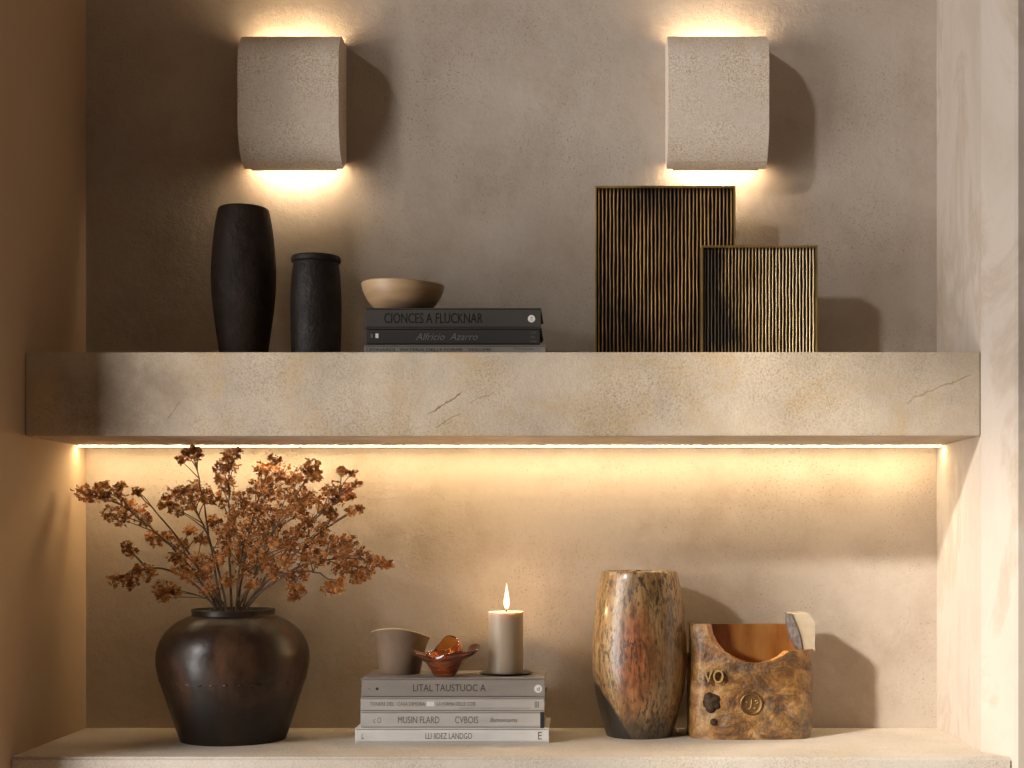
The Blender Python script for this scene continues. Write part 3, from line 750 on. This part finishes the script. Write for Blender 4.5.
# ------------------------------------------------------------------ carved amber vessel
d = .084; k = K(d); c = P(752.2, 700, .125); c.y = -d; zb = LEDGE
root = thing('carved_vessel', 'broken carved amber brown vessel with a round medallion, beside the speckled vase', 'vessel', (c.x, c.y, zb))
A, B, N = 62.6/K(.125), .058, 320
def sup(a, ax, by_, e=3.6):
    ca, sa = math.cos(a), math.sin(a)
    return ax*math.copysign(abs(ca)**(2/e), ca), by_*math.copysign(abs(sa)**(2/e), sa)
kf = K(.139)
def Hpx(y): return (538-y)/kf-zb
xs = [(-66, 624), (-47, 624.5), (-45, 634), (-40, 643), (-31.5, 651.5), (-19.5, 658), (-6.5, 662.5), (6.5, 663), (18.5, 660.5), (28.5, 656), (35.5, 651), (66, 650)]
def rim_h(x, y):
    xp = x*kf; h = Hpx(650)
    for (x0, y0), (x1, y1) in zip(xs, xs[1:]):
        if x0 <= xp <= x1: h = Hpx(y0+(y1-y0)*(xp-x0)/(x1-x0)); break
    hb = (538-624.0)/K(.04)-zb
    if x < -.8*A and y > -.02: return Hpx(655)
    if y > 0: h = hb if (x < 0 or y > .04) else h+(hb-h)*y/.04
    return h
bm = bmesh.new(); NZ = 18
angs = []
for i in range(N):
    angs.append(2*PI*i/N)
outr, inr = [], []
for i, a in enumerate(angs):
    x, y = sup(a, A, B); xi, yi = x*(1-.012/A), y*(1-.009/B)
    h = hi = rim_h(x, y)
    rib = 0.0
    outr.append([]); inr.append([])
    for j in range(NZ+1):
        t = j/NZ; z = h*t
        fl = 1.0
        if z < .020: fl = 1-(.020-z)*(4.2 if x > 0 else .6)*.35
        wob = 1+.006*math.sin(7*a+z*40)+.004*math.sin(13*a-z*90)
        outr[-1].append(bm.verts.new((x*fl*wob, y*fl*wob, z)))
        zi = .012+(hi-.012)*t
        inr[-1].append(bm.verts.new((xi, yi, zi)))
for i in range(N):
    i2 = (i+1) % N
    for j in range(NZ):
        bm.faces.new((outr[i][j], outr[i2][j], outr[i2][j+1], outr[i][j+1]))
        f = bm.faces.new((inr[i2][j], inr[i][j], inr[i][j+1], inr[i2][j+1])); f.material_index = 1
    f = bm.faces.new((outr[i][NZ], outr[i2][NZ], inr[i2][NZ], inr[i][NZ])); f.material_index = 1 if (h < 0 or (outr[i][0].co.y < 0 and -48/kf < outr[i][0].co.x < 36/kf)) else 0
bm.faces.new([outr[i][0] for i in range(N)]); f = bm.faces.new([inr[i][0] for i in range(N)]); f.material_index = 1
obj('body', bm, [M_carved, M_glaze], root, 50)
yfr = -B
def lx(px): return (px-580)/kf-c.x
def lz(py): return (538-py)/kf-zb
# medallion: ring, dished disc and a small raised mark
bm = bmesh.new(); R = 11.3/kf
add_lathe(bm, [(0, .0016), (R*.74, .0016), (R*.82, .0034), (R*.92, .0042), (R, .0030), (R*1.03, -.004)], 40)
bm.transform(Matrix.Translation((lx(751), yfr+.001, lz(703.5))) @ Matrix.Rotation(PI/2, 4, 'X'))
md = obj('medallion', bm, brass_mat('worn_medallion', [(.3, (.06, .03, .012)), (.6, (.24, .13, .05)), (.8, (.40, .26, .11))], .45), root, 40)
bm = bmesh.new()
def stroke(pts, r=.0009):
    add_tube(bm, [Vector((lx(x), yfr-.0012, lz(y))) for x, y in pts], r, r*.8, 6)
stroke([(751.5, 698.5), (751, 703), (750.5, 707.5), (747.5, 709)]); stroke([(745.5, 701.5), (747.5, 702.8)]); stroke([(754.5, 701), (757, 699.5), (758, 702), (755.5, 704)]); stroke([(753.5, 707.5), (756.5, 709)])
obj('raised_mark', bm, M_rim, md, True)
# charred knot hole
bm = bmesh.new()
for (x, y, rr) in ((712, 702, 9.5), (709, 697, 5), (716, 699, 5), (711, 708, 5.5), (717, 706, 4), (714, 722, 4)):
    m = Matrix.Translation((lx(x), yfr+.004, lz(y))) @ Matrix.Diagonal((rr/kf, .0062, rr/kf*.95, 1))
    bmesh.ops.create_icosphere(bm, subdivisions=2, radius=1, matrix=m)
obj('charred_knot', bm, M_knot, root, True)
text_part('raised_lettering', '6VO', lx(710), lz(676), yfr-.0022, 26/kf, 13/kf, M_letter, root, ext=.0042)
# broken piece of the rim standing up at one side
pol = [(789, 613.5), (807, 613), (813.5, 621), (813.5, 651), (800, 651), (793.5, 640), (789.5, 626)]
bm = bmesh.new(); d2 = .10
pts = [((px-580)/K(d2)-c.x, (538-py)/K(d2)-zb) for px, py in pol]
add_prism(bm, pts, -.030, .030, 'Y', 0, [0, 0, 0, 0, 1, 1, 1])
o = obj('rim_shard', bm, [M_chip, M_chip_dark], root)
bm = bmesh.new()                                   # grey broken face turned to the front
pol = [(789, 614), (792.5, 614), (797, 624), (801.5, 637), (803.5, 650.5), (800, 650.5), (793.5, 640), (789.5, 626)]
pts = [((px-580)/K(.132)-c.x, (538-py)/K(.132)-zb) for px, py in pol]
add_prism(bm, pts, -.0335, -.0295, 'Y'); obj('broken_face', bm, M_chip_dark, o)
